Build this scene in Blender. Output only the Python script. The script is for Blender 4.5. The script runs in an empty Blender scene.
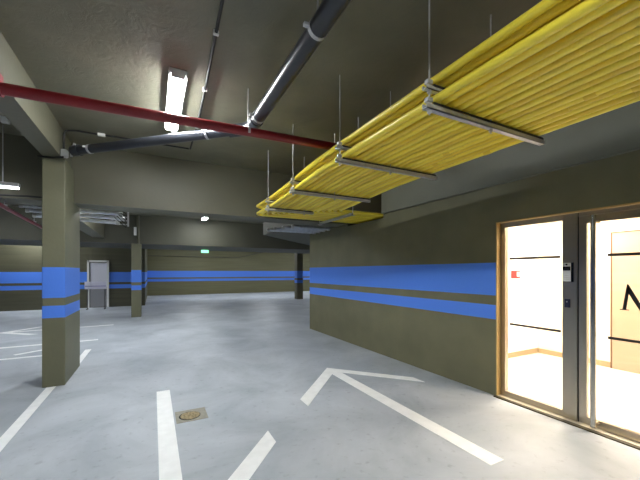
import bpy, bmesh, math, random
from mathutils import Vector, Matrix
random.seed(4)
S = bpy.context.scene
COL = S.collection
PI = math.pi

# ------------------------------------------------------------------ colours and materials
def lin(c):
    c /= 255.0
    return c / 12.92 if c <= 0.04045 else ((c + 0.055) / 1.055) ** 2.4
def rgb(r, g, b):
    return (lin(r), lin(g), lin(b), 1.0)

def new_mat(name):
    m = bpy.data.materials.new(name)
    m.use_nodes = True
    nt = m.node_tree
    return m, nt, nt.nodes['Principled BSDF']

def mat(name, col, rough=0.5, metal=0.0, spec=0.5, noise=0.0, scale=8.0, bump=0.0, bscale=60.0):
    m, nt, b = new_mat(name)
    b.inputs['Roughness'].default_value = rough
    b.inputs['Metallic'].default_value = metal
    b.inputs['Specular IOR Level'].default_value = spec
    b.inputs['Base Color'].default_value = col
    geo = nt.nodes.new('ShaderNodeNewGeometry')
    if noise:
        n = nt.nodes.new('ShaderNodeTexNoise'); n.inputs['Scale'].default_value = scale
        n.inputs['Detail'].default_value = 6
        nt.links.new(geo.outputs['Position'], n.inputs['Vector'])
        r = nt.nodes.new('ShaderNodeValToRGB')
        r.color_ramp.elements[0].position = 0.3; r.color_ramp.elements[1].position = 0.7
        r.color_ramp.elements[0].color = tuple(c * (1 - noise) for c in col[:3]) + (1,)
        r.color_ramp.elements[1].color = tuple(min(1, c * (1 + noise)) for c in col[:3]) + (1,)
        nt.links.new(n.outputs['Fac'], r.inputs['Fac'])
        nt.links.new(r.outputs['Color'], b.inputs['Base Color'])
    if bump:
        n2 = nt.nodes.new('ShaderNodeTexNoise'); n2.inputs['Scale'].default_value = bscale
        n2.inputs['Detail'].default_value = 4
        nt.links.new(geo.outputs['Position'], n2.inputs['Vector'])
        bp = nt.nodes.new('ShaderNodeBump'); bp.inputs['Strength'].default_value = bump
        bp.inputs['Distance'].default_value = 0.02
        nt.links.new(n2.outputs['Fac'], bp.inputs['Height'])
        nt.links.new(bp.outputs['Normal'], b.inputs['Normal'])
    return m

def emit(name, col, strength):
    m, nt, b = new_mat(name)
    b.inputs['Base Color'].default_value = (0.8, 0.8, 0.8, 1)
    b.inputs['Emission Color'].default_value = col
    b.inputs['Emission Strength'].default_value = strength
    return m

BLUE = rgb(82, 134, 236)
def striped(name, col, bands, rough=0.55, noise=0.12, streak=0.0, spec=0.4):
    """olive wall paint with painted blue bands between given heights"""
    m, nt, b = new_mat(name)
    L = nt.links.new
    geo = nt.nodes.new('ShaderNodeNewGeometry')
    sep = nt.nodes.new('ShaderNodeSeparateXYZ'); L(geo.outputs['Position'], sep.inputs[0])
    n = nt.nodes.new('ShaderNodeTexNoise'); n.inputs['Scale'].default_value = 2.2; n.inputs['Detail'].default_value = 8
    mp = nt.nodes.new('ShaderNodeMapping')
    mp.inputs['Scale'].default_value = (1, 1, 1 + streak * 8)
    if streak: mp.inputs['Scale'].default_value = (0.25, 0.25, 6)
    L(geo.outputs['Position'], mp.inputs['Vector']); L(mp.outputs['Vector'], n.inputs['Vector'])
    r = nt.nodes.new('ShaderNodeValToRGB')
    r.color_ramp.elements[0].position = 0.3; r.color_ramp.elements[1].position = 0.7
    r.color_ramp.elements[0].color = tuple(c * (1 - noise) for c in col[:3]) + (1,)
    r.color_ramp.elements[1].color = tuple(c * (1 + noise) for c in col[:3]) + (1,)
    L(n.outputs['Fac'], r.inputs['Fac'])
    fac = None
    for lo, hi in bands:
        a = nt.nodes.new('ShaderNodeMath'); a.operation = 'GREATER_THAN'; a.inputs[1].default_value = lo
        c = nt.nodes.new('ShaderNodeMath'); c.operation = 'LESS_THAN'; c.inputs[1].default_value = hi
        L(sep.outputs['Z'], a.inputs[0]); L(sep.outputs['Z'], c.inputs[0])
        d = nt.nodes.new('ShaderNodeMath'); d.operation = 'MULTIPLY'
        L(a.outputs[0], d.inputs[0]); L(c.outputs[0], d.inputs[1])
        if fac is None: fac = d
        else:
            e = nt.nodes.new('ShaderNodeMath'); e.operation = 'ADD'
            L(fac.outputs[0], e.inputs[0]); L(d.outputs[0], e.inputs[1]); fac = e
    mx = nt.nodes.new('ShaderNodeMixRGB'); mx.inputs['Color2'].default_value = BLUE
    L(fac.outputs[0], mx.inputs['Fac']); L(r.outputs['Color'], mx.inputs['Color1'])
    L(mx.outputs['Color'], b.inputs['Base Color'])
    b.inputs['Roughness'].default_value = rough
    b.inputs['Specular IOR Level'].default_value = spec
    n2 = nt.nodes.new('ShaderNodeTexNoise'); n2.inputs['Scale'].default_value = 25; n2.inputs['Detail'].default_value = 5
    L(geo.outputs['Position'], n2.inputs['Vector'])
    bp = nt.nodes.new('ShaderNodeBump'); bp.inputs['Strength'].default_value = 0.12; bp.inputs['Distance'].default_value = 0.02
    L(n2.outputs['Fac'], bp.inputs['Height']); L(bp.outputs['Normal'], b.inputs['Normal'])
    return m

def floor_mat():
    m, nt, b = new_mat('polished_concrete'); L = nt.links.new
    geo = nt.nodes.new('ShaderNodeNewGeometry')
    n = nt.nodes.new('ShaderNodeTexNoise'); n.inputs['Scale'].default_value = 0.9; n.inputs['Detail'].default_value = 10
    n.inputs['Roughness'].default_value = 0.62; n.inputs['Distortion'].default_value = 0.6
    L(geo.outputs['Position'], n.inputs['Vector'])
    r = nt.nodes.new('ShaderNodeValToRGB')
    r.color_ramp.elements[0].position = 0.3; r.color_ramp.elements[0].color = rgb(152, 160, 168)
    r.color_ramp.elements[1].position = 0.72; r.color_ramp.elements[1].color = rgb(196, 201, 208)
    L(n.outputs['Fac'], r.inputs['Fac'])
    sp = nt.nodes.new('ShaderNodeTexNoise'); sp.inputs['Scale'].default_value = 14; sp.inputs['Detail'].default_value = 4
    L(geo.outputs['Position'], sp.inputs['Vector'])
    r2 = nt.nodes.new('ShaderNodeValToRGB')
    r2.color_ramp.elements[0].position = 0.27; r2.color_ramp.elements[0].color = (0.72, 0.72, 0.73, 1)
    r2.color_ramp.elements[1].position = 0.40; r2.color_ramp.elements[1].color = (1, 1, 1, 1)
    L(sp.outputs['Fac'], r2.inputs['Fac'])
    mx = nt.nodes.new('ShaderNodeMixRGB'); mx.blend_type = 'MULTIPLY'; mx.inputs['Fac'].default_value = 0.7
    L(r.outputs['Color'], mx.inputs['Color1']); L(r2.outputs['Color'], mx.inputs['Color2'])
    L(mx.outputs['Color'], b.inputs['Base Color'])
    rr = nt.nodes.new('ShaderNodeMapRange'); rr.inputs['To Min'].default_value = 0.38; rr.inputs['To Max'].default_value = 0.6
    L(n.outputs['Fac'], rr.inputs['Value']); L(rr.outputs['Result'], b.inputs['Roughness'])
    b.inputs['Specular IOR Level'].default_value = 0.4
    return m

def ceil_mat(name, col, rough=0.55):
    m, nt, b = new_mat(name); L = nt.links.new
    geo = nt.nodes.new('ShaderNodeNewGeometry')
    n = nt.nodes.new('ShaderNodeTexNoise'); n.inputs['Scale'].default_value = 1.6; n.inputs['Detail'].default_value = 9
    n.inputs['Distortion'].default_value = 0.5
    L(geo.outputs['Position'], n.inputs['Vector'])
    r = nt.nodes.new('ShaderNodeValToRGB')
    r.color_ramp.elements[0].position = 0.3; r.color_ramp.elements[1].position = 0.72
    r.color_ramp.elements[0].color = tuple(c * 0.82 for c in col[:3]) + (1,)
    r.color_ramp.elements[1].color = tuple(c * 1.15 for c in col[:3]) + (1,)
    L(n.outputs['Fac'], r.inputs['Fac']); L(r.outputs['Color'], b.inputs['Base Color'])
    b.inputs['Roughness'].default_value = rough
    n2 = nt.nodes.new('ShaderNodeTexNoise'); n2.inputs['Scale'].default_value = 7; n2.inputs['Detail'].default_value = 6
    n2.inputs['Roughness'].default_value = 0.7; n2.inputs['Distortion'].default_value = 1.0
    L(geo.outputs['Position'], n2.inputs['Vector'])
    bp = nt.nodes.new('ShaderNodeBump'); bp.inputs['Strength'].default_value = 0.2; bp.inputs['Distance'].default_value = 0.03
    L(n2.outputs['Fac'], bp.inputs['Height']); L(bp.outputs['Normal'], b.inputs['Normal'])
    return m

def brushed(name, col, rough):
    m, nt, b = new_mat(name); L = nt.links.new
    geo = nt.nodes.new('ShaderNodeNewGeometry')
    mp = nt.nodes.new('ShaderNodeMapping'); mp.inputs['Scale'].default_value = (60, 60, 1)
    n = nt.nodes.new('ShaderNodeTexNoise'); n.inputs['Scale'].default_value = 1; n.inputs['Detail'].default_value = 3
    L(geo.outputs['Position'], mp.inputs['Vector']); L(mp.outputs['Vector'], n.inputs['Vector'])
    rr = nt.nodes.new('ShaderNodeMapRange'); rr.inputs['To Min'].default_value = rough - .015; rr.inputs['To Max'].default_value = rough + .015
    b.inputs['Roughness'].default_value = rough
    b.inputs['Base Color'].default_value = col; b.inputs['Metallic'].default_value = 1
    return m

def glass_mat():
    m = bpy.data.materials.new('clear_glass'); m.use_nodes = True
    nt = m.node_tree; nt.nodes.clear(); L = nt.links.new
    o = nt.nodes.new('ShaderNodeOutputMaterial')
    t = nt.nodes.new('ShaderNodeBsdfTransparent'); t.inputs['Color'].default_value = (0.97, 0.98, 0.97, 1)
    g = nt.nodes.new('ShaderNodeBsdfGlossy'); g.inputs['Roughness'].default_value = 0.02
    fr = nt.nodes.new('ShaderNodeFresnel'); fr.inputs['IOR'].default_value = 1.45
    mx = nt.nodes.new('ShaderNodeMixShader')
    geo = nt.nodes.new('ShaderNodeNewGeometry')
    inv = nt.nodes.new('ShaderNodeMath'); inv.operation = 'SUBTRACT'; inv.inputs[0].default_value = 1.0
    L(geo.outputs['Backfacing'], inv.inputs[1])
    mu = nt.nodes.new('ShaderNodeMath'); mu.operation = 'MULTIPLY'
    L(inv.outputs[0], mu.inputs[0]); L(fr.outputs[0], mu.inputs[1])
    L(mu.outputs[0], mx.inputs[0]); L(t.outputs[0], mx.inputs[1]); L(g.outputs[0], mx.inputs[2]); L(mx.outputs[0], o.inputs['Surface'])
    return m

OLIVE = rgb(122, 118, 92)
M = dict(
    floor=floor_mat(),
    ceiling=ceil_mat('ceiling_paint', rgb(116, 113, 95)),
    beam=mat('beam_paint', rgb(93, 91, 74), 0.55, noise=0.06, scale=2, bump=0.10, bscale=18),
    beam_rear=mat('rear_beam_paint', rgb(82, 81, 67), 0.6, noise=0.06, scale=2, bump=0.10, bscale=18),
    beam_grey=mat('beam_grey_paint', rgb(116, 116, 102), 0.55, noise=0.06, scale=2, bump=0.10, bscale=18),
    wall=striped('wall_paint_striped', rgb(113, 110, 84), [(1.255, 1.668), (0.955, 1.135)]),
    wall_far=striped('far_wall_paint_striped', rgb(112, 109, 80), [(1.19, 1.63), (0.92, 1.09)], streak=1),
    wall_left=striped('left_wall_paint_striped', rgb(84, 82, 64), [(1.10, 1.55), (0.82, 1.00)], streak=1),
    column=striped('column_paint_striped', rgb(112, 111, 88), [(1.20, 1.615), (0.93, 1.095)], noise=0.07),
    column_dark=striped('rear_column_paint_striped', rgb(98, 93, 70), [(1.20, 1.615), (0.93, 1.095)], noise=0.07),
    plain=mat('plain_paint', rgb(112, 104, 78), 0.6, noise=0.08, scale=2),
    yellow=mat('yellow_enamel', rgb(244, 222, 72), 0.28, noise=0.02, scale=6),
    yellow_dull=mat('yellow_enamel_dull', rgb(226, 196, 50), 0.34, noise=0.04, scale=6),
    red=mat('red_enamel', rgb(128, 20, 28), 0.35, noise=0.05, scale=5),
    black=mat('black_plastic_pipe', rgb(40, 42, 47), 0.28),
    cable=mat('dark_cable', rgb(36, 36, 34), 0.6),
    zinc=mat('galvanised_steel', rgb(190, 190, 190), 0.42, metal=0.4, noise=0.1, scale=40),
    foil=mat('silver_foil', rgb(214, 218, 224), 0.3, metal=0.45, noise=0.15, scale=12, bump=0.5, bscale=40),
    white=mat('white_plastic', rgb(226, 226, 222), 0.45),
    lamp=emit('lamp_diffuser', (0.93, 0.97, 1.0, 1), 70.0),
    lamp_mid=emit('mid_lamp_diffuser', (0.93, 0.97, 1.0, 1), 32.0),
    lamp_hung=emit('hung_lamp_diffuser', (0.93, 0.97, 1.0, 1), 3.5),
    lamp_warm=emit('lobby_lamp', (1.0, 0.85, 0.69, 1), 26.0),
    exit=emit('exit_sign_face', (0.25, 1.0, 0.5, 1), 0.9),
    steel=brushed('brushed_steel', rgb(178, 171, 158), 0.28),
    steel_light=brushed('polished_steel', rgb(190, 188, 182), 0.2),
    brass=mat('brass_trim', rgb(196, 164, 106), 0.42, metal=0.1),
    olive_strip=mat('olive_strip', rgb(66, 60, 40), 0.6),
    sill=mat('cream_sill', rgb(226, 214, 190), 0.4),
    glass=glass_mat(),
    ink=mat('black_decal', rgb(18, 17, 18), 0.5),
    lobby=mat('lobby_white_paint', rgb(236, 234, 230), 0.5),
    lobby_cream=mat('lobby_cream_paint', rgb(222, 214, 198), 0.5),
    lobby_floor=mat('lobby_floor_tile', rgb(216, 213, 208), 0.2),
    wood=mat('pale_wood_panel', rgb(164, 144, 122), 0.45, noise=0.05, scale=3),
    wood_edge=mat('panel_edge', rgb(110, 76, 50), 0.5),
    beige=mat('beige_skirting', rgb(160, 138, 104), 0.5),
    paint=mat('road_paint', rgb(246, 247, 246), 0.5, noise=0.05, scale=9),
    drain=mat('drain_metal', rgb(150, 146, 132), 0.5, metal=0.3, noise=0.15, scale=30),
    drain_dirt=mat('drain_dirt', rgb(150, 134, 100), 0.8, noise=0.45, scale=38, bump=0.6, bscale=40),
    drain_dark=mat('drain_gap', rgb(40, 36, 30), 0.8),
    door=mat('door_metal', rgb(222, 222, 232), 0.35),
    door_low=mat('door_kick_metal', rgb(170, 170, 172), 0.25, metal=0.6),
    sign_red=mat('sign_red', rgb(140, 16, 10), 0.5),
    screen=mat('dark_screen', rgb(20, 20, 24), 0.2),
    silver=mat('silver_plastic', rgb(206, 208, 210), 0.4),
    key=mat('dark_blue_plastic', rgb(36, 40, 64), 0.3),
    lilac=mat('lilac_board', rgb(232, 230, 246), 0.5),
    lilac_dark=mat('lilac_board_line', rgb(120, 120, 180), 0.5),
)

# ------------------------------------------------------------------ mesh helpers
def box(bm, x0, y0, z0, x1, y1, z1, bevel=0.0):
    vs = [bm.verts.new(p) for p in ((x0, y0, z0), (x1, y0, z0), (x1, y1, z0), (x0, y1, z0), (x0, y0, z1), (x1, y0, z1), (x1, y1, z1), (x0, y1, z1))]
    fs = [bm.faces.new([vs[i] for i in f]) for f in ((0, 3, 2, 1), (4, 5, 6, 7), (0, 1, 5, 4), (1, 2, 6, 5), (2, 3, 7, 6), (3, 0, 4, 7))]
    if bevel:
        es = list({e for f in fs for e in f.edges})
        bmesh.ops.bevel(bm, geom=es, offset=bevel, segments=2, affect='EDGES', profile=0.5)

def prism(bm, pts, z0, z1):
    """extrude a polygon in XY (counter-clockwise) between two heights"""
    a = [bm.verts.new((x, y, z0)) for x, y in pts]
    b = [bm.verts.new((x, y, z1)) for x, y in pts]
    n = len(pts)
    bm.faces.new(a[::-1]); bm.faces.new(b)
    for i in range(n):
        bm.faces.new((a[i], a[(i + 1) % n], b[(i + 1) % n], b[i]))

def tube(bm, pts, r, seg=12, cap=True):
    pts = [Vector(p) for p in pts]
    rings = []
    up = None
    for i, p in enumerate(pts):
        if i == 0: d = pts[1] - p
        elif i == len(pts) - 1: d = p - pts[-2]
        else: d = (pts[i + 1] - p).normalized() + (p - pts[i - 1]).normalized()
        d.normalize()
        if up is None:
            up = Vector((0, 0, 1)) if abs(d.z) < 0.9 else Vector((1, 0, 0))
        a = d.cross(up).normalized(); b = a.cross(d).normalized(); up = b
        rings.append([bm.verts.new(p + r * (math.cos(2 * PI * k / seg) * a + math.sin(2 * PI * k / seg) * b)) for k in range(seg)])
    for i in range(len(rings) - 1):
        for k in range(seg):
            bm.faces.new((rings[i][k], rings[i][(k + 1) % seg], rings[i + 1][(k + 1) % seg], rings[i + 1][k]))
    if cap:
        bm.faces.new(rings[0][::-1]); bm.faces.new(rings[-1])

def disc(bm, c, r, h, seg=24):
    prism(bm, [(c[0] + r * math.cos(2 * PI * k / seg), c[1] + r * math.sin(2 * PI * k / seg)) for k in range(seg)], c[2], c[2] + h)

def mk(name, bm, m, parent=None, smooth=False):
    bmesh.ops.recalc_face_normals(bm, faces=bm.faces)
    me = bpy.data.meshes.new(name)
    bm.to_mesh(me); bm.free()
    me.materials.append(m)
    if smooth:
        for p in me.polygons: p.use_smooth = True
        try:
            me.set_sharp_from_angle(angle=math.radians(40))
        except Exception:
            pass
    o = bpy.data.objects.new(name, me)
    COL.objects.link(o)
    if parent is not None:
        o.parent = parent
        o.matrix_parent_inverse = Matrix.Translation(-parent.location)
    return o

def tag(o, label, cat, group=None, kind=None):
    o['label'] = label; o['category'] = cat
    if group: o['group'] = group
    if kind: o['kind'] = kind
    return o

def thing(name, loc, label, cat, group=None, kind=None):
    o = bpy.data.objects.new(name, None)
    o.location = loc; o.empty_display_size = 0.1
    COL.objects.link(o)
    return tag(o, label, cat, group, kind)

def bxo(name, b, m, parent=None, bevel=0.0):
    bm = bmesh.new(); box(bm, *b, bevel=bevel)
    return mk(name, bm, m, parent)

def boxes(name, bs, m, parent=None):
    bm = bmesh.new()
    for b in bs: box(bm, *b)
    return mk(name, bm, m, parent)

def tbo(name, pts, r, m, parent=None, seg=12):
    bm = bmesh.new(); tube(bm, pts, r, seg)
    return mk(name, bm, m, parent, smooth=True)

def struct(o, label, cat):
    return tag(o, label, cat, kind='structure')

# ------------------------------------------------------------------ the setting
CZ = 3.5
struct(bxo('floor', (-8.2, -5.2, -0.2, 14.2, 24.3, 0), M['floor']), 'pale grey polished concrete garage floor', 'floor')
struct(bxo('ceiling', (-8.2, -5.2, CZ, 14.2, 24.3, CZ + 0.2), M['ceiling']), 'olive grey painted concrete garage ceiling', 'ceiling')
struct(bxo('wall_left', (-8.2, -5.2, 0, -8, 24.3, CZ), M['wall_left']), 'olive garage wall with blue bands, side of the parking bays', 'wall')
struct(bxo('wall_front', (-8, -5.2, 0, 14, -5, CZ), M['wall']), 'olive garage wall with blue bands behind the viewpoint', 'wall')
struct(bxo('wall_back', (-0.53, 24, 0, 14.2, 24.2, CZ), M['wall_far']), 'farthest olive wall with two blue bands beyond the beams', 'wall')
struct(bxo('wall_far_side', (14, -5, 0, 14.2, 24, CZ), M['wall_far']), 'olive side wall at the far end of the garage', 'wall')
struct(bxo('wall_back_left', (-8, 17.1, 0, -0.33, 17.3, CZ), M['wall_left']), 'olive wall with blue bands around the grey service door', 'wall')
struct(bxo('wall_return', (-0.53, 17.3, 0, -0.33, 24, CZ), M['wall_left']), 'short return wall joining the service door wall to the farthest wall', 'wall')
# right wall with the entrance opening (Y 0.55 to 2.61) and the pipe opening above it (Y 4.85 to 6.1)
struct(boxes('wall_right', [(3.82, 2.61, 0, 4.02, 4.85, CZ), (3.82, 4.85, 0, 4.02, 6.1, 2.56), (3.82, 6.1, 0, 4.02, 8.05, CZ),
                            (3.82, 0.55, 2.17, 4.02, 2.61, CZ), (3.82, -5.0, 0, 4.02, 0.55, CZ)], M['wall']),
       'dark olive wall with two blue bands beside the lit entrance', 'wall')
struct(bxo('wall_core', (4.02, 7.85, 0, 14, 8.05, CZ), M['wall_far']), 'olive rear wall of the lobby core', 'wall')
struct(boxes('wall_recess', [(5.0, 4.75, 2.56, 5.1, 6.2, CZ), (4.02, 6.1, 2.56, 5.0, 6.2, CZ), (4.02, 4.75, 2.56, 5.0, 4.85, CZ), (4.02, 4.85, 2.46, 5.0, 6.1, 2.56)], M['plain']),
       'dark wall recess that the yellow pipes run into', 'wall')
# beams and slabs
struct(bxo('beam_lengthwise', (-1.31, -5, 3.10, -1.10, 6.1, CZ), M['beam']), 'pale ceiling beam running above the nearest column', 'beam')
struct(bxo('beam_cross', (-8, 6.1, 2.60, 3.82, 6.6, CZ), M['beam']), 'deep cross beam spanning behind the nearest column', 'beam')
struct(bxo('beam_lengthwise_rear', (-1.75, 6.6, 2.68, -1.42, 12.8, CZ), M['beam']), 'ceiling beam running between the two cross beams', 'beam')
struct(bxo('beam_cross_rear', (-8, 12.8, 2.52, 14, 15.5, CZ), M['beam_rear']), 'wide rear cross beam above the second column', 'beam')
struct(bxo('beam_right', (3.76, -5, 2.63, 3.82, 4.83, CZ), M['beam_grey']), 'grey beam along the top of the dark olive wall', 'beam')
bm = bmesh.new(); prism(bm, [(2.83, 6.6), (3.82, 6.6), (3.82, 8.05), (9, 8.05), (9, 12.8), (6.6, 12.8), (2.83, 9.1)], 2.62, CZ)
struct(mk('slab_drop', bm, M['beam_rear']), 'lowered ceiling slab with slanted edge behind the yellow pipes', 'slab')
# columns
struct(bxo('column', (-1.32, 5.55, 0, -1.07, 6.57, 3.10), M['column'], bevel=0.012), 'nearest olive concrete column with two blue bands', 'column')
struct(bxo('column', (-0.66, 12.8, 0, -0.36, 13.3, 2.52), M['column'], bevel=0.012), 'slim olive column in mid distance near the service door', 'column')
struct(bxo('column', (7.28, 17.0, 0, 7.64, 17.4, CZ), M['column_dark'], bevel=0.012), 'dark far column seen just past the wall corner', 'column')

# ------------------------------------------------------------------ lamps
def batten(x, y0, y1, label, z=CZ, axis='y', group='ceiling batten lamps', m='lamp'):
    cy = (y0 + y1) / 2
    t = thing('ceiling_light', (x, cy, z), label, 'ceiling light', group)
    w = 0.068
    boxes('housing', [(x - w - 0.012, y0, z - 0.045, x + w + 0.012, y1, z), (x - w - 0.012, y0, z - 0.064, x - w, y1, z - 0.045), (x + w, y0, z - 0.064, x + w + 0.012, y1, z - 0.045)], M['white'], t)
    bm = bmesh.new()
    box(bm, x - w + 0.006, y0 + 0.02, z - 0.095, x + w - 0.006, y1 - 0.02, z - 0.045, bevel=0.018)
    mk('diffuser', bm, M[m], t, smooth=True)
    bxo('end_cap', (x - w + 0.004, y0, z - 0.085, x + w - 0.004, y0 + 0.02, z - 0.045), M['white'], t)
    bxo('end_cap', (x - w + 0.004, y1 - 0.02, z - 0.085, x + w - 0.004, y1, z - 0.045), M['white'], t)
    return t
batten(0.215, 3.40, 4.72, 'bright white batten lamp on the ceiling above the red pipe')
batten(1.62, 11.1, 12.3, 'small bright lamp glimpsed under the deep cross beam', m='lamp_mid')
for x, y, l in ((0.215, -1.6, 'unseen white batten lamp on the ceiling behind the viewpoint'),  # unseen battens, put in to light the bays and the column front
                (-4.6, -0.6, 'unseen white batten lamp in the side bay close to the viewpoint'),
                (-0.5, 7.9, 'unseen white batten lamp on the ceiling just behind the deep cross beam'),
                (-4.6, 9.4, 'unseen white batten lamp over the far parking bays'),
                (-4.2, 15.75, 'unseen white batten lamp near the service door wall'),
                (2.4, 20.3, 'unseen white batten lamp before the farthest wall'),
                (6.6, 19.6, 'unseen white batten lamp before the farthest wall, beyond the dark far column'),
                (11.5, 20.3, 'unseen white batten lamp in the far corner of the garage'),
                (10.8, 10.0, 'unseen white batten lamp behind the lobby core')):
    batten(x, y, y + 1.3, l, m='lamp_mid' if y < 0 and x < -4 else 'lamp')

t = thing('hanging_light', (-2.25, 5.75, 2.66), 'lit linear lamp hung on a thin rod left of the nearest column', 'hanging light')
bxo('housing', (-2.95, 5.71, 2.69, -1.60, 5.79, 2.74), M['zinc'], t, bevel=0.006)
bm = bmesh.new(); box(bm, -2.94, 5.715, 2.665, -1.61, 5.785, 2.69, bevel=0.008); mk('diffuser', bm, M['lamp_hung'], t, smooth=True)
for x in (-1.77, -2.7): tbo('rod', [(x, 5.75, 2.74), (x, 5.75, CZ)], 0.006, M['zinc'], t, 8)

# ------------------------------------------------------------------ yellow pipe rack
def sag(y):
    if y < 3: return 0.02
    k = min(1.0, (y - 3) / 2.1)
    return 0.02 - 0.095 * k * k * (3 - 2 * k)
ORD = ['outermost', 'second', 'third', 'fourth', 'fifth', 'sixth', 'seventh', 'eighth', 'ninth', 'tenth', 'eleventh', 'twelfth',
       'thirteenth', 'fourteenth', 'fifteenth', 'sixteenth']
PR = 0.0272
def yellow_pipe(i, z, tier, n):
    x = 1.70 + 0.0765 * i + (0.009 if i >= 8 else 0) + (0.016 if i >= 10 else 0)
    ye = 5.90 - 0.0670 * i
    rb = 0.11
    z += random.uniform(-0.002, 0.010)
    jx = [random.uniform(-0.0015, 0.0015) for _ in range(16)]
    pts = []
    ys = [-1.6, -0.4, 0.8, 1.6, 2.2, 2.8, 3.4, 3.8, 4.1, 4.4, 4.65, 4.9, 5.15, 5.4]
    ys = [y for y in ys if y < ye - 0.3] + [ye - rb]
    for q, y in enumerate(ys): pts.append((x + jx[q], y, z + sag(y)))
    for a in (22.5, 45, 67.5, 90):
        pts.append((x + rb - rb * math.cos(math.radians(a)), ye - rb + rb * math.sin(math.radians(a)), z + sag(ye)))
    pts.append((4.5, ye, z + sag(ye)))
    name = ORD[i]
    extra = ', along its open edge' if i == 0 else ''
    if i == n - 1 and i: name = ORD[i] + ' and innermost'
    lab = (f'outermost yellow pipe of the {tier} tier, along the rack\'s open edge' if i == 0 else f'{name} yellow pipe from the open edge in the rack\'s {tier} tier')
    t = thing('yellow_pipe', (x, 0, z), lab, 'pipe', f'yellow pipes in the {tier} tier of the rack')
    m = M['yellow'] if (i * 7) % 5 < 3 else M['yellow_dull']
    tbo('pipe_run', pts, PR, m, t, 14)
    return t, x, ye, z
for i in range(16):
    t, x, ye, z = yellow_pipe(i, 2.6957, 'lower', 16)
    # short screwed couplings
    for y in ((random.uniform(0.7, 1.35), random.uniform(2.0, 2.6)) if i > 10 else (random.uniform(3.0, 3.8),) if i % 3 == 1 else ()):
        tbo('coupling', [(x, y, z + sag(y)), (x, y + 0.07, z + sag(y + .07))], PR + 0.0035, M['yellow_dull'], t, 14)
for i in range(4):
    yellow_pipe(i, 2.8207, 'upper', 4)

HL = {1.60: 'nearest steel trapeze hanger under the yellow pipes', 2.77: 'second trapeze hanger of the rack, midway along the yellow pipes',
      3.98: 'third trapeze hanger of the rack, past the red pipe', 5.02: 'farthest trapeze hanger of the rack, by the bend of the pipes',
      0.39: 'trapeze hanger of the rack nearest the glass entrance door'}
for y in (1.60, 2.77, 3.98, 5.02, 0.39):
    s = sag(y)
    xr = {5.02: 2.45, 3.98: 2.88}.get(y, 2.95)
    t = thing('rack_hanger', (1.64, y, 2.63 + s), HL[y], 'pipe hanger', 'trapeze hangers of the yellow pipe rack')
    # slotted U-channel: web and two lips
    boxes('channel', [(1.60, y - 0.021, 2.612 + s, xr, y + 0.021, 2.619 + s), (1.60, y - 0.021, 2.612 + s, xr, y - 0.017, 2.650 + s), (1.60, y + 0.017, 2.612 + s, xr, y + 0.021, 2.650 + s)], M['zinc'], t)
    boxes('channel', [(1.60, y - 0.021, 2.742 + s, 2.03, y + 0.021, 2.749 + s), (1.60, y - 0.021, 2.742 + s, 2.03, y - 0.017, 2.770 + s), (1.60, y + 0.017, 2.742 + s, 2.03, y + 0.021, 2.770 + s)], M['zinc'], t)
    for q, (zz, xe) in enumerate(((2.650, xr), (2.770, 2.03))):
        bxo('shade_strip', (1.665, y - 0.023, zz - 0.004 + s, xe - 0.02, y + 0.023, zz + 0.0125 + s), M['cable'], t)  # dark strip standing in for the shaded side of the channel
    for rx in (1.645, 2.278):
        rod = tbo('threaded_rod', [(rx, y, 2.58 + s), (rx, y, CZ)], 0.0055, M['zinc'], t, 8)
        for nz in ((2.594, 2.652, 2.725, 2.79) if rx < 2 else (2.594,)):
            bm = bmesh.new(); disc(bm, (rx, y, nz + s), 0.015, 0.016, 6); mk('nut', bm, M['zinc'], rod)
    for cz in (2.67, 2.79):
        bm = bmesh.new()
        box(bm, 1.615, y - 0.018, cz + s - 0.008, 1.662, y + 0.018, cz + s + 0.022, bevel=0.004)
        mk('clamp', bm, M['zinc'], t)
t = thing('rack_support', (3.1, 4.9, 2.54), 'steel support channel under the bent ends of the yellow pipes', 'pipe support')
boxes('channel', [(3.08, 4.80, 2.540, 3.12, 6.02, 2.547), (3.08, 4.80, 2.540, 3.084, 6.02, 2.582), (3.116, 4.80, 2.540, 3.12, 6.02, 2.582)], M['zinc'], t)
for y in (4.78, 6.05):
    tbo('threaded_rod', [(3.10, y, 2.525), (3.10, y, CZ)], 0.0065, M['zinc'], t, 8)
for y in (4.76, 6.02): bxo('end_plate', (3.06, y, 2.535, 3.14, y + 0.045, 2.542), M['zinc'], t)

# ------------------------------------------------------------------ red pipes
def clamp_ring(bm, c, axis, r, w):
    a = Vector(axis).normalized(); c = Vector(c)
    tube(bm, [c - a * w / 2, c + a * w / 2], r, 20)
t = thing('red_pipe', (0, 3.42, 3.02), 'long red sprinkler pipe crossing below the ceiling', 'pipe')
zr = lambda x: 3.02 + 0.029 * x
tbo('pipe_run', [(-7.9, 3.42, zr(-1.2) ), (-1.35, 3.42, zr(-1.2)), (3.75, 3.42, zr(3.0))], 0.047, M['red'], t, 18)
bm = bmesh.new(); clamp_ring(bm, (-1.10, 3.42, zr(-1.1)), (1, 0, 0), 0.058, 0.085)
cpl = mk('coupling', bm, M['red'], t, smooth=True)
bxo('bolt_lug', (-1.092, 3.385, zr(-1.1) + 0.05, -1.058, 3.455, zr(-1.1) + 0.115), M['red'], cpl, bevel=0.006)
for x in (0.90, 2.3, -3.2):
    z = zr(max(x, -1.2))
    bm = bmesh.new(); clamp_ring(bm, (x, 3.42, z), (1, 0, 0), 0.0505, 0.025)
    h = mk('clamp', bm, M['zinc'], t, smooth=True)
    tbo('threaded_rod', [(x, 3.42, z + 0.05), (x, 3.42, CZ - 0.002)], 0.006, M['zinc'], h, 8)
t = thing('red_pipe', (-2.0, 6, 2.5), 'thin red pipe running under the beams beyond the nearest column', 'pipe')
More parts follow.
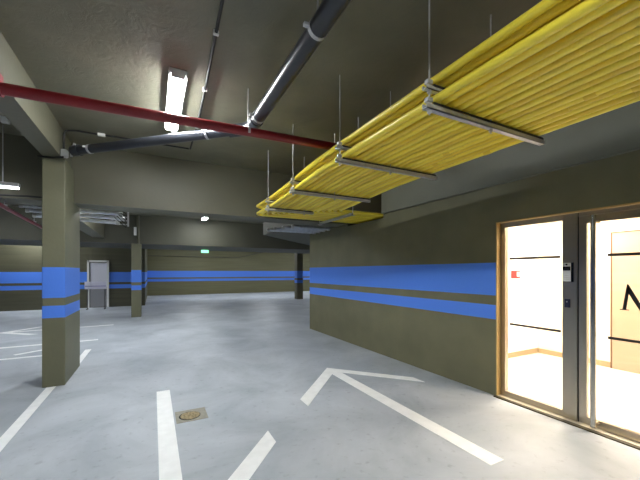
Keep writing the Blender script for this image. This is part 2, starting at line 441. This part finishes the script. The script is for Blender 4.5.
tbo('pipe_run', [(-1.90, 5.84, 2.50), (-2.12, 9.0, 2.50), (-2.3, 12.0, 2.50)], 0.03, M['red'], t, 12)
for y, x in ((6.35, -1.935), (8.2, -2.065), (11.0, -2.24)):
    h = bxo('bracket', (x - 0.03, y - 0.012, 2.52, x + 0.03, y + 0.012, 2.545), M['zinc'], t)
    tbo('threaded_rod', [(x, y, 2.54), (x, y, 2.62 if 6.1 < y < 6.6 else CZ - 0.002)], 0.005, M['zinc'], h, 8)

# ------------------------------------------------------------------ black drain pipe
t = thing('drain_pipe', (1.0, 3.6, 3.2), 'black plastic drain pipe with angled elbow under the ceiling', 'pipe')
B = [Vector((1.0, -3, 3.235)), Vector((1.0, 3.5, 3.20))]
tbo('straight_run', B, 0.067, M['black'], t, 20)
e = [(1.0, 3.44, 3.20), (1.0, 3.58, 3.198), (0.985, 3.66, 3.197), (0.94, 3.735, 3.196), (0.86, 3.80, 3.194), (0.80, 3.855, 3.193)]
tbo('elbow', e, 0.074, M['black'], t, 20)
D0, D1 = Vector((0.80, 3.855, 3.193)), Vector((-0.90, 5.31, 3.16))
tbo('angled_run', [D0, D1], 0.057, M['black'], t, 20)
def pclamp(p, axis, par, r=0.0715, hung=True):
    bm = bmesh.new(); clamp_ring(bm, p, axis, r, 0.03)
    h = mk('clamp', bm, M['zinc'], par, smooth=True)
    if hung: tbo('threaded_rod', [(p[0], p[1], p[2] + 0.07), (p[0], p[1], CZ)], 0.006, M['zinc'], h, 8)
    a = Vector(axis).normalized(); s_ = Vector((-a.y, a.x, 0))
    q = Vector(p) + s_ * 0.085
    bm = bmesh.new(); box(bm, q.x - 0.02, q.y - 0.015, q.z - 0.012, q.x + 0.02, q.y + 0.015, q.z + 0.012, bevel=0.003); mk('bolt', bm, M['zinc'], h)
for y in (0.3, 1.98, 3.36): pclamp((1.0, y, 3.235 - (y + 3) * 0.0054), (0, 1, 0), t, hung=y < 3)
ax = D1 - D0
for k in (0.13, 0.9): pclamp(tuple(D0.lerp(D1, k)), tuple(ax), t, 0.0615, False)
bm = bmesh.new(); clamp_ring(bm, D1, ax, 0.07, 0.10); mk('end_socket', bm, M['black'], t, smooth=True)
tbo('end_bracket', [tuple(D1 + Vector((-0.03, 0.05, 0.11))), tuple(D1 + Vector((-0.06, 0.06, 0.02))), tuple(D1 + Vector((-0.07, 0.07, -0.07)))], 0.016, M['zinc'], t, 10)

# ------------------------------------------------------------------ conduits, cables, boxes
t = thing('ceiling_conduit', (0.48, 2, 3.48), 'thin dark conduit clipped along the ceiling beside the batten lamp', 'conduit')
tbo('conduit_run', [(0.43, -3, 3.482), (0.44, 2.4, 3.482), (0.49, 3.6, 3.482), (0.52, 4.6, 3.482), (0.52, 5.46, 3.482)], 0.013, M['cable'], t, 10)
for y, x in ((2.72, 0.453), (3.62, 0.49), (4.6, 0.52), (1.5, .437)):
    bxo('clip', (x - 0.022, y - 0.015, 3.465, x + 0.022, y + 0.015, CZ), M['white'], t, bevel=0.004)
t = thing('ceiling_cable', (-0.3, 5.48, 3.48), 'thin dark cable crossing the ceiling toward the column top', 'cable')
tbo('cable_run', [(0.50, 5.48, 3.485), (-0.3, 5.48, 3.485), (-0.95, 5.49, 3.485), (-1.05, 5.5, 3.47), (-1.075, 5.5, 3.42), (-1.075, 5.5, 3.22)], 0.012, M['cable'], t, 8)
bxo('clip', (-0.69, 5.455, 3.462, -0.60, 5.505, CZ), M['white'], t, bevel=0.004)
t = thing('junction_box', (-1.08, 5.5, 3.15), 'small white junction box at the top corner of the nearest column', 'junction box')
bxo('housing', (-1.099, 5.44, 3.10, -1.035, 5.53, 3.20), M['white'], t, bevel=0.008)
bxo('cover', (-1.035, 5.45, 3.11, -1.025, 5.52, 3.19), M['white'], t, bevel=0.003)
tbo('outgoing_cable', [(-1.07, 5.44, 3.09), (-1.2, 5.535, 3.088), (-1.36, 5.54, 3.086)], 0.012, M['cable'], t, 8)
t = thing('ceiling_cable', (-3, 5.48, 3.48), 'thin dark cable on the side bay ceiling beyond the pale beam', 'cable')
tbo('cable_run', [(-1.32, 5.48, 3.485), (-2.2, 5.48, 3.485), (-4.6, 5.48, 3.485)], 0.012, M['cable'], t, 8)
t = thing('junction_box', (-1.66, 5.45, 3.45), 'small white box on the cable over the side bay', 'junction box')
bxo('housing', (-1.70, 5.42, 3.43, -1.62, 5.50, CZ), M['white'], t, bevel=0.006)
t = thing('hanging_cable', (-2.2, 5.95, 2.55), 'dark cable sagging under the hung lamp', 'cable')
tbo('cable_run', [(-3.0, 5.69, 2.62), (-2.4, 5.69, 2.57), (-1.95, 5.69, 2.535), (-1.75, 5.7, 2.56), (-1.5, 5.72, 2.575), (-1.345, 5.75, 2.58)], 0.012, M['cable'], t, 8)
t = thing('wall_conduit', (3, 23.97, 2.6), 'pale thin conduit high on the farthest wall', 'conduit')
tbo('conduit_run', [(-0.3, 23.96, 2.62), (5.5, 23.96, 2.60)], 0.03, M['beam'], t, 8)
tbo('sloping_run', [(5.5, 23.96, 2.60), (7.6, 23.96, 3.1)], 0.03, M['beam'], t, 8)

# silver pipes behind the cross beam
def silver(ptsl, labs, grp, r=0.031):
    for pts, lab in zip(ptsl, labs):
        t = thing('silver_pipe', pts[0], lab, 'pipe', grp)
        tbo('pipe_run', pts, r, M['foil'], t, 14)
        a, b = Vector(pts[0]), Vector(pts[1]); d = (b - a).normalized()
        for e_ in (a, b):
            s_ = d if e_ is a else -d
            tbo('end_collar', [tuple(e_), tuple(e_ + s_ * 0.05)], r + 0.006, M['zinc'], t, 14)
silver([[(-1.95, 7.0, 2.645), (-0.50, 7.0, 2.612)], [(-1.87, 7.0, 2.57), (-0.46, 7.0, 2.53)], [(-1.78, 7.0, 2.495), (-0.55, 7.0, 2.45)]],
       ['topmost of the three silver pipes behind the nearest column', 'middle of the three silver pipes behind the nearest column', 'lowest of the three silver pipes behind the nearest column'],
       'silver pipes behind the nearest column')
t = thing('pipe_bracket', (-0.45, 7.0, 2.6), 'dangling steel bracket and wires holding the three silver pipes', 'bracket')
bxo('upright', (-0.425, 6.975, 2.40, -0.40, 7.062, 2.68), M['zinc'], t)
for z in (2.425, 2.495, 2.565): bxo('arm', (-0.62, 7.042, z, -0.405, 7.062, z + 0.02), M['zinc'], t)
tbo('threaded_rod', [(-0.417, 7.0, 2.68), (-0.417, 7.0, CZ)], 0.006, M['zinc'], t, 8)
for k in range(5):
    a = random.uniform(-0.9, 0.2)
    tbo('wire', [(-0.50 - 0.03 * k, 6.945, 2.66 - 0.03 * k), (-0.44 - .02 * k, 6.94, 2.62 - 0.045 * k), (-0.41 + 0.03 * a, 6.94, 2.56 - 0.05 * k)], 0.007, M['cable'], t, 6)
silver([[(2.80, 6.85, 2.575), (3.78, 6.85, 2.575)], [(2.66, 7.10, 2.575), (3.78, 7.10, 2.575)], [(2.55, 7.36, 2.575), (3.78, 7.36, 2.575)], [(2.47, 7.62, 2.575), (3.78, 7.62, 2.575)]],
       ['silver pipe closest to the cross beam under the lowered slab', 'second silver pipe from the cross beam under the lowered slab',
        'third silver pipe from the cross beam under the lowered slab', 'silver pipe farthest from the cross beam under the lowered slab'], 'silver pipes under the lowered slab')
t = thing('downpipe', (-0.45, 12.74, 2.5), 'short pale downpipe on the rear beam over the slim column', 'pipe')
tbo('pipe_run', [(-0.45, 12.74, 2.53), (-0.45, 12.74, CZ)], 0.05, M['beam'], t, 14)
bxo('collar', (-0.58, 12.70, 2.80, -0.50, 12.79, 3.08), M['white'], t, bevel=0.01)

# exit sign
t = thing('exit_sign', (2.5, 14.95, 2.4), 'small green lit exit sign under the rear cross beam', 'sign')
sx = 2.02
bxo('housing', (sx - 0.16, 14.96, 2.385, sx + 0.16, 15.0, 2.515), M['white'], t, bevel=0.006)
bxo('sign_face', (sx - 0.148, 14.952, 2.395, sx + 0.148, 14.96, 2.505), M['exit'], t)
bxo('mount', (sx - 0.03, 14.965, 2.515, sx + 0.03, 14.995, 2.53), M['zinc'], t)

# ------------------------------------------------------------------ service door far away, barrier board
t = thing('door_1', (-2.13, 17.1, 0), 'pale grey service door in the far olive wall', 'door', kind='structure')
boxes('door_frame', [(-2.53, 17.05, 0, -2.45, 17.12, 2.06), (-1.81, 17.05, 0, -1.73, 17.12, 2.06), (-2.53, 17.05, 1.98, -1.73, 17.12, 2.06)], M['white'], t)
boxes('rebate', [(-2.45, 17.075, 0, -2.42, 17.12, 1.98), (-2.45, 17.075, 1.95, -1.81, 17.12, 1.98)], M['cable'], t)
leaf = bxo('door_leaf', (-2.42, 17.08, 0.9, -1.81, 17.12, 1.95), M['door'], t)
bxo('kick_plate', (-2.42, 17.075, 0.02, -1.81, 17.12, 0.9), M['door_low'], leaf)
h = bxo('handle', (-1.93, 17.03, 0.98, -1.84, 17.045, 1.005), M['steel'], leaf)
t = thing('barrier_board', (-2.2, 16.3, 0), 'lilac white barrier board on thin dark legs before the service door', 'barrier')
bxo('board', (-2.50, 16.28, 0.84, -1.74, 16.31, 1.15), M['lilac'], t, bevel=0.006)
bxo('stripe', (-2.48, 16.276, 0.95, -1.76, 16.28, 0.975), M['lilac_dark'], t)
for x in (-2.41, -1.80):
    tbo('leg', [(x, 16.33, 1.0), (x, 16.33, 0.0)], 0.018, M['cable'], t, 8)
    bxo('foot', (x - 0.02, 16.15, 0, x + 0.02, 16.5, 0.03), M['cable'], t)

# ------------------------------------------------------------------ floor markings (thin paint)
PZ = 0.003
def marking(name, polys, label, cat='floor marking', group=None):
    bm = bmesh.new()
    for p in polys: prism(bm, p, 0.0, PZ)
    o = mk(name, bm, M['paint'])
    return tag(o, label, cat, group)
def bar(x0, y0, x1, y1, w):
    d = Vector((x1 - x0, y1 - y0)).normalized(); n = Vector((-d.y, d.x)) * w / 2
    return [(x0 - n.x, y0 - n.y), (x1 - n.x, y1 - n.y), (x1 + n.x, y1 + n.y), (x0 + n.x, y0 + n.y)]
W = 0.155
def arrow_poly(tip, tail, arm, w, k, vc):
    """one outline: shaft and two slanted arms whose ends are cut parallel to the shaft"""
    tip = Vector(tip); tail = Vector(tail); d = (tip - tail).normalized(); n = Vector((-d.y, d.x))
    L = (tip - tail).length
    def P(a, s): q = tip - d * a + n * s; return (q.x, q.y)
    m_ = k * w / 2 + vc
    return [[P(0, 0), P(k * arm, arm), P(k * arm + vc, arm), P(m_, w / 2), P(L, w / 2), P(L, -w / 2), P(m_, -w / 2), P(k * arm + vc, -arm), P(k * arm, -arm)]]
marking('painted_arrow', arrow_poly((2.50, 4.62), (2.49, 1.69), 0.905, 0.165, 1.10, 0.23), 'white painted arrow pointing deeper into the garage, beside the olive wall')
marking('painted_arrow', arrow_poly((0.118, 1.79), (0.118, 4.70), 0.88, 0.155, 1.17, 0.235), 'white painted arrow by the drain, its head toward the viewpoint')
marking('painted_arrow', arrow_poly((-3.50, 11.05), (-1.03, 11.25), 0.7, 0.12, 1.0, 0.2), 'small far white painted arrow on the parking bay floor')
marking('painted_line', [bar(-1.22, -2.0, -1.22, 5.55, 0.10)], 'white painted line ending at the nearest column')
marking('painted_line', [bar(-1.15, 6.57, -1.15, 7.9, 0.10)], 'short white painted line behind the nearest column')
marking('painted_line', [bar(-6.0, 8.70, -1.12, 8.94, 0.12)], 'white bay line past the column, nearer of those running across')
marking('painted_line', [bar(-6.0, 7.64, -1.75, 7.70, 0.10)], 'white bay line just left of the nearest column foot')
marking('painted_line', [bar(-2.30, 8.0, -1.70, 8.45, 0.10)], 'short slanted white line between the two bay lines')

# floor drain
t = thing('floor_drain', (0.37, 3.77, 0), 'square metal floor drain with round worn cover beside the arrow', 'drain')
bm = bmesh.new(); box(bm, 0.213, 3.615, 0, 0.525, 3.92, 0.003); mk('frame', bm, M['drain'], t)
bm = bmesh.new(); disc(bm, (0.352, 3.755, 0.003), 0.108, 0.001, 32); mk('gap_ring', bm, M['drain_dark'], t)
bm = bmesh.new(); disc(bm, (0.356, 3.758, 0.003), 0.098, 0.003, 32)
cv = mk('cover', bm, M['drain_dirt'], t)

# ------------------------------------------------------------------ entrance: trims, window, door
FX = 3.89           # face of the steel frame
t = struct(boxes('trim_1', [(3.815, 2.598, 0, FX, 2.61, 2.17), (3.815, 0.55, 2.158, FX, 2.61, 2.17), (3.815, 0.55, 0, FX, 0.562, 2.17)], M['brass']),
           'thin brass lining around the lit entrance opening', 'trim')
struct(bxo('trim_2', (3.765, 0.55, 0, 3.818, 2.61, 0.012), M['olive_strip']), 'olive floor strip along the entrance threshold', 'trim')
struct(bxo('trim_3', (3.818, 0.562, 0, 4.02, 2.598, 0.010), M['sill']), 'cream threshold slab under the glass entrance', 'trim')

t = thing('window_1', (FX, 2.2, 0), 'tall fixed glass side panel of the entrance', 'window', kind='structure')
boxes('window_frame', [(FX, 2.54, 0.01, FX + 0.06, 2.598, 2.158), (FX, 1.90, 2.10, FX + 0.06, 2.54, 2.158), (FX, 1.90, 0.01, FX + 0.06, 2.54, 0.075)], M['steel'], t)
pane = bxo('glass_pane', (FX + 0.024, 1.89, 0.06, FX + 0.032, 2.55, 2.11), M['glass'], t)
bxo('decal_bar', (FX + 0.022, 1.935, 1.700, FX + 0.0238, 2.50, 1.727), M['ink'], pane)
bxo('decal_bar', (FX + 0.022, 1.930, 0.898, FX + 0.0238, 2.495, 0.923), M['ink'], pane)
t = thing('door_post', (FX, 1.8, 0), 'brushed steel post between the glass panel and the glass door', 'post', kind='structure')
bxo('post_profile', (FX - 0.012, 1.765, 0.01, FX + 0.06, 1.90, 2.158), M['steel'], t, bevel=0.003)
bxo('post_seam', (FX + 0.004, 1.757, 0.01, FX + 0.06, 1.765, 2.158), M['cable'], t)
t = thing('door_2', (FX, 1.2, 0), 'glass entrance door with steel frame and tall pull bar', 'door', kind='structure')
boxes('door_frame', [(FX, 0.562, 0.01, FX + 0.06, 0.70, 2.158), (FX, 0.70, 2.12, FX + 0.06, 1.757, 2.158)], M['steel'], t)
lf = boxes('leaf_frame', [(FX + 0.004, 1.688, 0.015, FX + 0.05, 1.755, 2.118), (FX + 0.004, 0.705, 0.015, FX + 0.05, 0.77, 2.118),
                     (FX + 0.004, 0.77, 2.045, FX + 0.05, 1.688, 2.118), (FX + 0.004, 0.77, 0.015, FX + 0.05, 1.688, 0.085)], M['steel'], t)
pane = bxo('glass_pane', (FX + 0.022, 0.76, 0.08, FX + 0.030, 1.70, 2.05), M['glass'], t)
GX = FX + 0.0205
bxo('decal_bar', (GX, 0.86, 1.701, FX + 0.0218, 1.525, 1.729), M['ink'], pane)
bxo('decal_bar', (GX, 0.86, 0.903, FX + 0.0218, 1.522, 0.929), M['ink'], pane)
# serif capital M on the glass, reading along -Y
def yz_prism(bm, pts, x0, x1):
    a = [bm.verts.new((x0, y, z)) for y, z in pts]; b = [bm.verts.new((x1, y, z)) for y, z in pts]
    n = len(pts); bm.faces.new(a); bm.faces.new(b[::-1])
    for i in range(n): bm.faces.new((a[i], b[i], b[(i + 1) % n], a[(i + 1) % n]))
bm = bmesh.new()
ml, zt, zb = 1.432, 1.437, 1.194
Q = lambda s, z: (ml - s, z)
yz_prism(bm, [Q(0.0, zb), Q(0.066, zb), Q(0.066, zb + 0.008), Q(0.0, zb + 0.008)], GX, FX + 0.0218)
yz_prism(bm, [Q(0.018, zb + 0.006), Q(0.046, zb + 0.006), Q(0.072, zt - 0.04), Q(0.052, zt)], GX, FX + 0.0218)
yz_prism(bm, [Q(0.052, zt), Q(0.056, zt - 0.075), Q(0.144, zb), Q(0.162, zb), Q(0.158, zb + 0.045), Q(0.062, zt)], GX, FX + 0.0218)
yz_prism(bm, [Q(0.146, zb), Q(0.158, zb), Q(0.258, zt), Q(0.246, zt)], GX, FX + 0.0218)
yz_prism(bm, [Q(0.240, zt), Q(0.268, zt), Q(0.298, zb + 0.006), Q(0.262, zb + 0.006)], GX, FX + 0.0218)
yz_prism(bm, [Q(0.240, zb), Q(0.322, zb), Q(0.322, zb + 0.008), Q(0.240, zb + 0.008)], GX, FX + 0.0218)
mk('lettering', bm, M['ink'], pane)
hd = tbo('pull_bar', [(3.80, 1.594, 0.045), (3.80, 1.594, 2.10)], 0.0235, M['steel_light'], t, 20)
for z in (0.07, 2.04): tbo('standoff', [(3.80, 1.594, z), (FX + 0.02, 1.594, z)], 0.014, M['steel'], hd, 12)

# things on the post
t = thing('intercom', (FX - 0.012, 1.86, 1.45), 'silver intercom with dark screen on the steel door post', 'intercom')
bxo('housing', (FX - 0.028, 1.792, 1.446, FX - 0.0125, 1.888, 1.650), M['screen'], t, bevel=0.003)  # black margin past the faceplate stands in for its shaded side
bxo('faceplate', (FX - 0.032, 1.812, 1.450, FX - 0.028, 1.886, 1.646), M['silver'], t)
bxo('screen', (FX - 0.034, 1.814, 1.565, FX - 0.032, 1.884, 1.608), M['screen'], t)
bm = bmesh.new(); tube(bm, [(FX - 0.035, 1.850, 1.628), (FX - 0.032, 1.850, 1.628)], 0.010, 14); mk('camera_lens', bm, M['screen'], t)
for k in range(3): bxo('speaker_slot', (FX - 0.033, 1.825, 1.47 + k * 0.02, FX - 0.032, 1.873, 1.476 + k * 0.02), M['zinc'], t)
t = thing('key_switch', (FX - 0.012, 1.848, 1.18), 'small dark blue access switch on the steel post below the intercom', 'switch')
bxo('housing', (FX - 0.03, 1.824, 1.178, FX - 0.0125, 1.872, 1.268), M['key'], t, bevel=0.004)
bxo('indicator', (FX - 0.032, 1.842, 1.232, FX - 0.03, 1.854, 1.244), M['zinc'], t)

# ------------------------------------------------------------------ lobby behind the glass
struct(bxo('floor_lobby', (3.95, -1.5, 0, 6.55, 3.63, 0.012), M['lobby_floor']), 'bright pale lobby floor behind the glass', 'floor')
struct(bxo('ceiling_lobby', (4.02, -1.6, 2.6, 6.65, 3.73, 2.7), M['lobby']), 'white lobby ceiling', 'ceiling')
struct(bxo('wall_lobby_back', (6.55, -1.6, 0, 6.65, 3.73, 2.6), M['lobby_cream']), 'cream back wall of the lobby', 'wall')
struct(boxes('wall_lobby_side', [(4.02, 3.63, 0, 6.55, 3.73, 2.6)], M['lobby']), 'white side wall of the lobby with the red sign', 'wall')
struct(boxes('wall_lobby_end', [(4.02, -1.6, 0, 6.55, -1.5, 2.6)], M['lobby']), 'white end wall of the lobby out of view', 'wall')
struct(boxes('wall_lobby_inner', [(4.02, 2.61, 0, 4.04, 3.63, 2.6), (4.02, 0.55, 2.17, 4.04, 2.61, 2.6), (4.02, -1.5, 0, 4.04, 0.55, 2.6)], M['lobby']), 'white inner lining of the entrance wall', 'wall')
struct(bxo('baseboard_back', (6.535, 2.51, 0.012, 6.55, 3.63, 0.10), M['beige']), 'beige skirting along the lobby back wall', 'skirting')
struct(bxo('baseboard_side', (4.04, 3.615, 0.012, 6.535, 3.63, 0.10), M['beige']), 'beige skirting along the lobby side wall', 'skirting')
t = thing('wall_panel', (6.53, 1.8, 0), 'warm pale wood panel on the lobby back wall behind the lettering', 'panel')
bxo('panel_board', (6.52, 0.9, 0.012, 6.55, 2.485, 2.17), M['wood'], t)
boxes('panel_edge', [(6.51, 2.485, 0.012, 6.55, 2.502, 2.187), (6.51, 0.9, 2.17, 6.55, 2.485, 2.187)], M['wood_edge'], t)
t = thing('safety_sign', (5.86, 3.62, 1.5), 'small red and white sign on the white lobby wall', 'sign')
bxo('plate', (5.73, 3.618, 1.435, 5.985, 3.63, 1.575), M['sign_red'], t)
bxo('pictogram', (5.88, 3.615, 1.47, 5.965, 3.618, 1.55), M['white'], t)
for x, y, l in ((4.8, 2.7, 'square lobby ceiling lamp over the side panel'), (5.6, 0.6, 'square lobby ceiling lamp deeper in the lobby'), (4.7, 1.0, 'square lobby ceiling lamp just inside the glass door'), (5.9, 2.7, 'square lobby ceiling lamp near the red sign')):
    t = thing('lobby_ceiling_light', (x, y, 2.59), l, 'ceiling light', 'lobby ceiling lamps')
    boxes('rim', [(x - .3, y - .3, 2.575, x + .3, y - .28, 2.6), (x - .3, y + .28, 2.575, x + .3, y + .3, 2.6), (x - .3, y - .28, 2.575, x - .28, y + .28, 2.6), (x + .28, y - .28, 2.575, x + .3, y + .28, 2.6)], M['white'], t)
    bxo('diffuser', (x - .28, y - .28, 2.582, x + .28, y + .28, 2.598), M['lamp_warm'], t)

# ------------------------------------------------------------------ camera, world, view
w = bpy.data.worlds.new('World'); S.world = w; w.use_nodes = True
w.node_tree.nodes['Background'].inputs['Color'].default_value = (0.9, 0.95, 1, 1)
w.node_tree.nodes['Background'].inputs['Strength'].default_value = 0.0
cam = bpy.data.cameras.new('camera'); co = bpy.data.objects.new('camera', cam); COL.objects.link(co)
co.location = (0, 0, 1.55)
co.rotation_euler = (PI / 2, 0, -math.atan(167 / 325))
cam.sensor_fit = 'HORIZONTAL'; cam.sensor_width = 36
cam.lens = 36 * 325 / 640
cam.shift_y = 32 / 640
cam.clip_start = 0.05; cam.clip_end = 100
S.camera = co
S.view_settings.view_transform = 'Standard'
S.view_settings.look = 'None'
S.view_settings.gamma = 1
S.view_settings.exposure = 1.4
S.view_settings.use_curve_mapping = False
S.cycles.use_denoising = True
S.cycles.max_bounces = 10
S.cycles.diffuse_bounces = 6
S.cycles.sample_clamp_indirect = 8
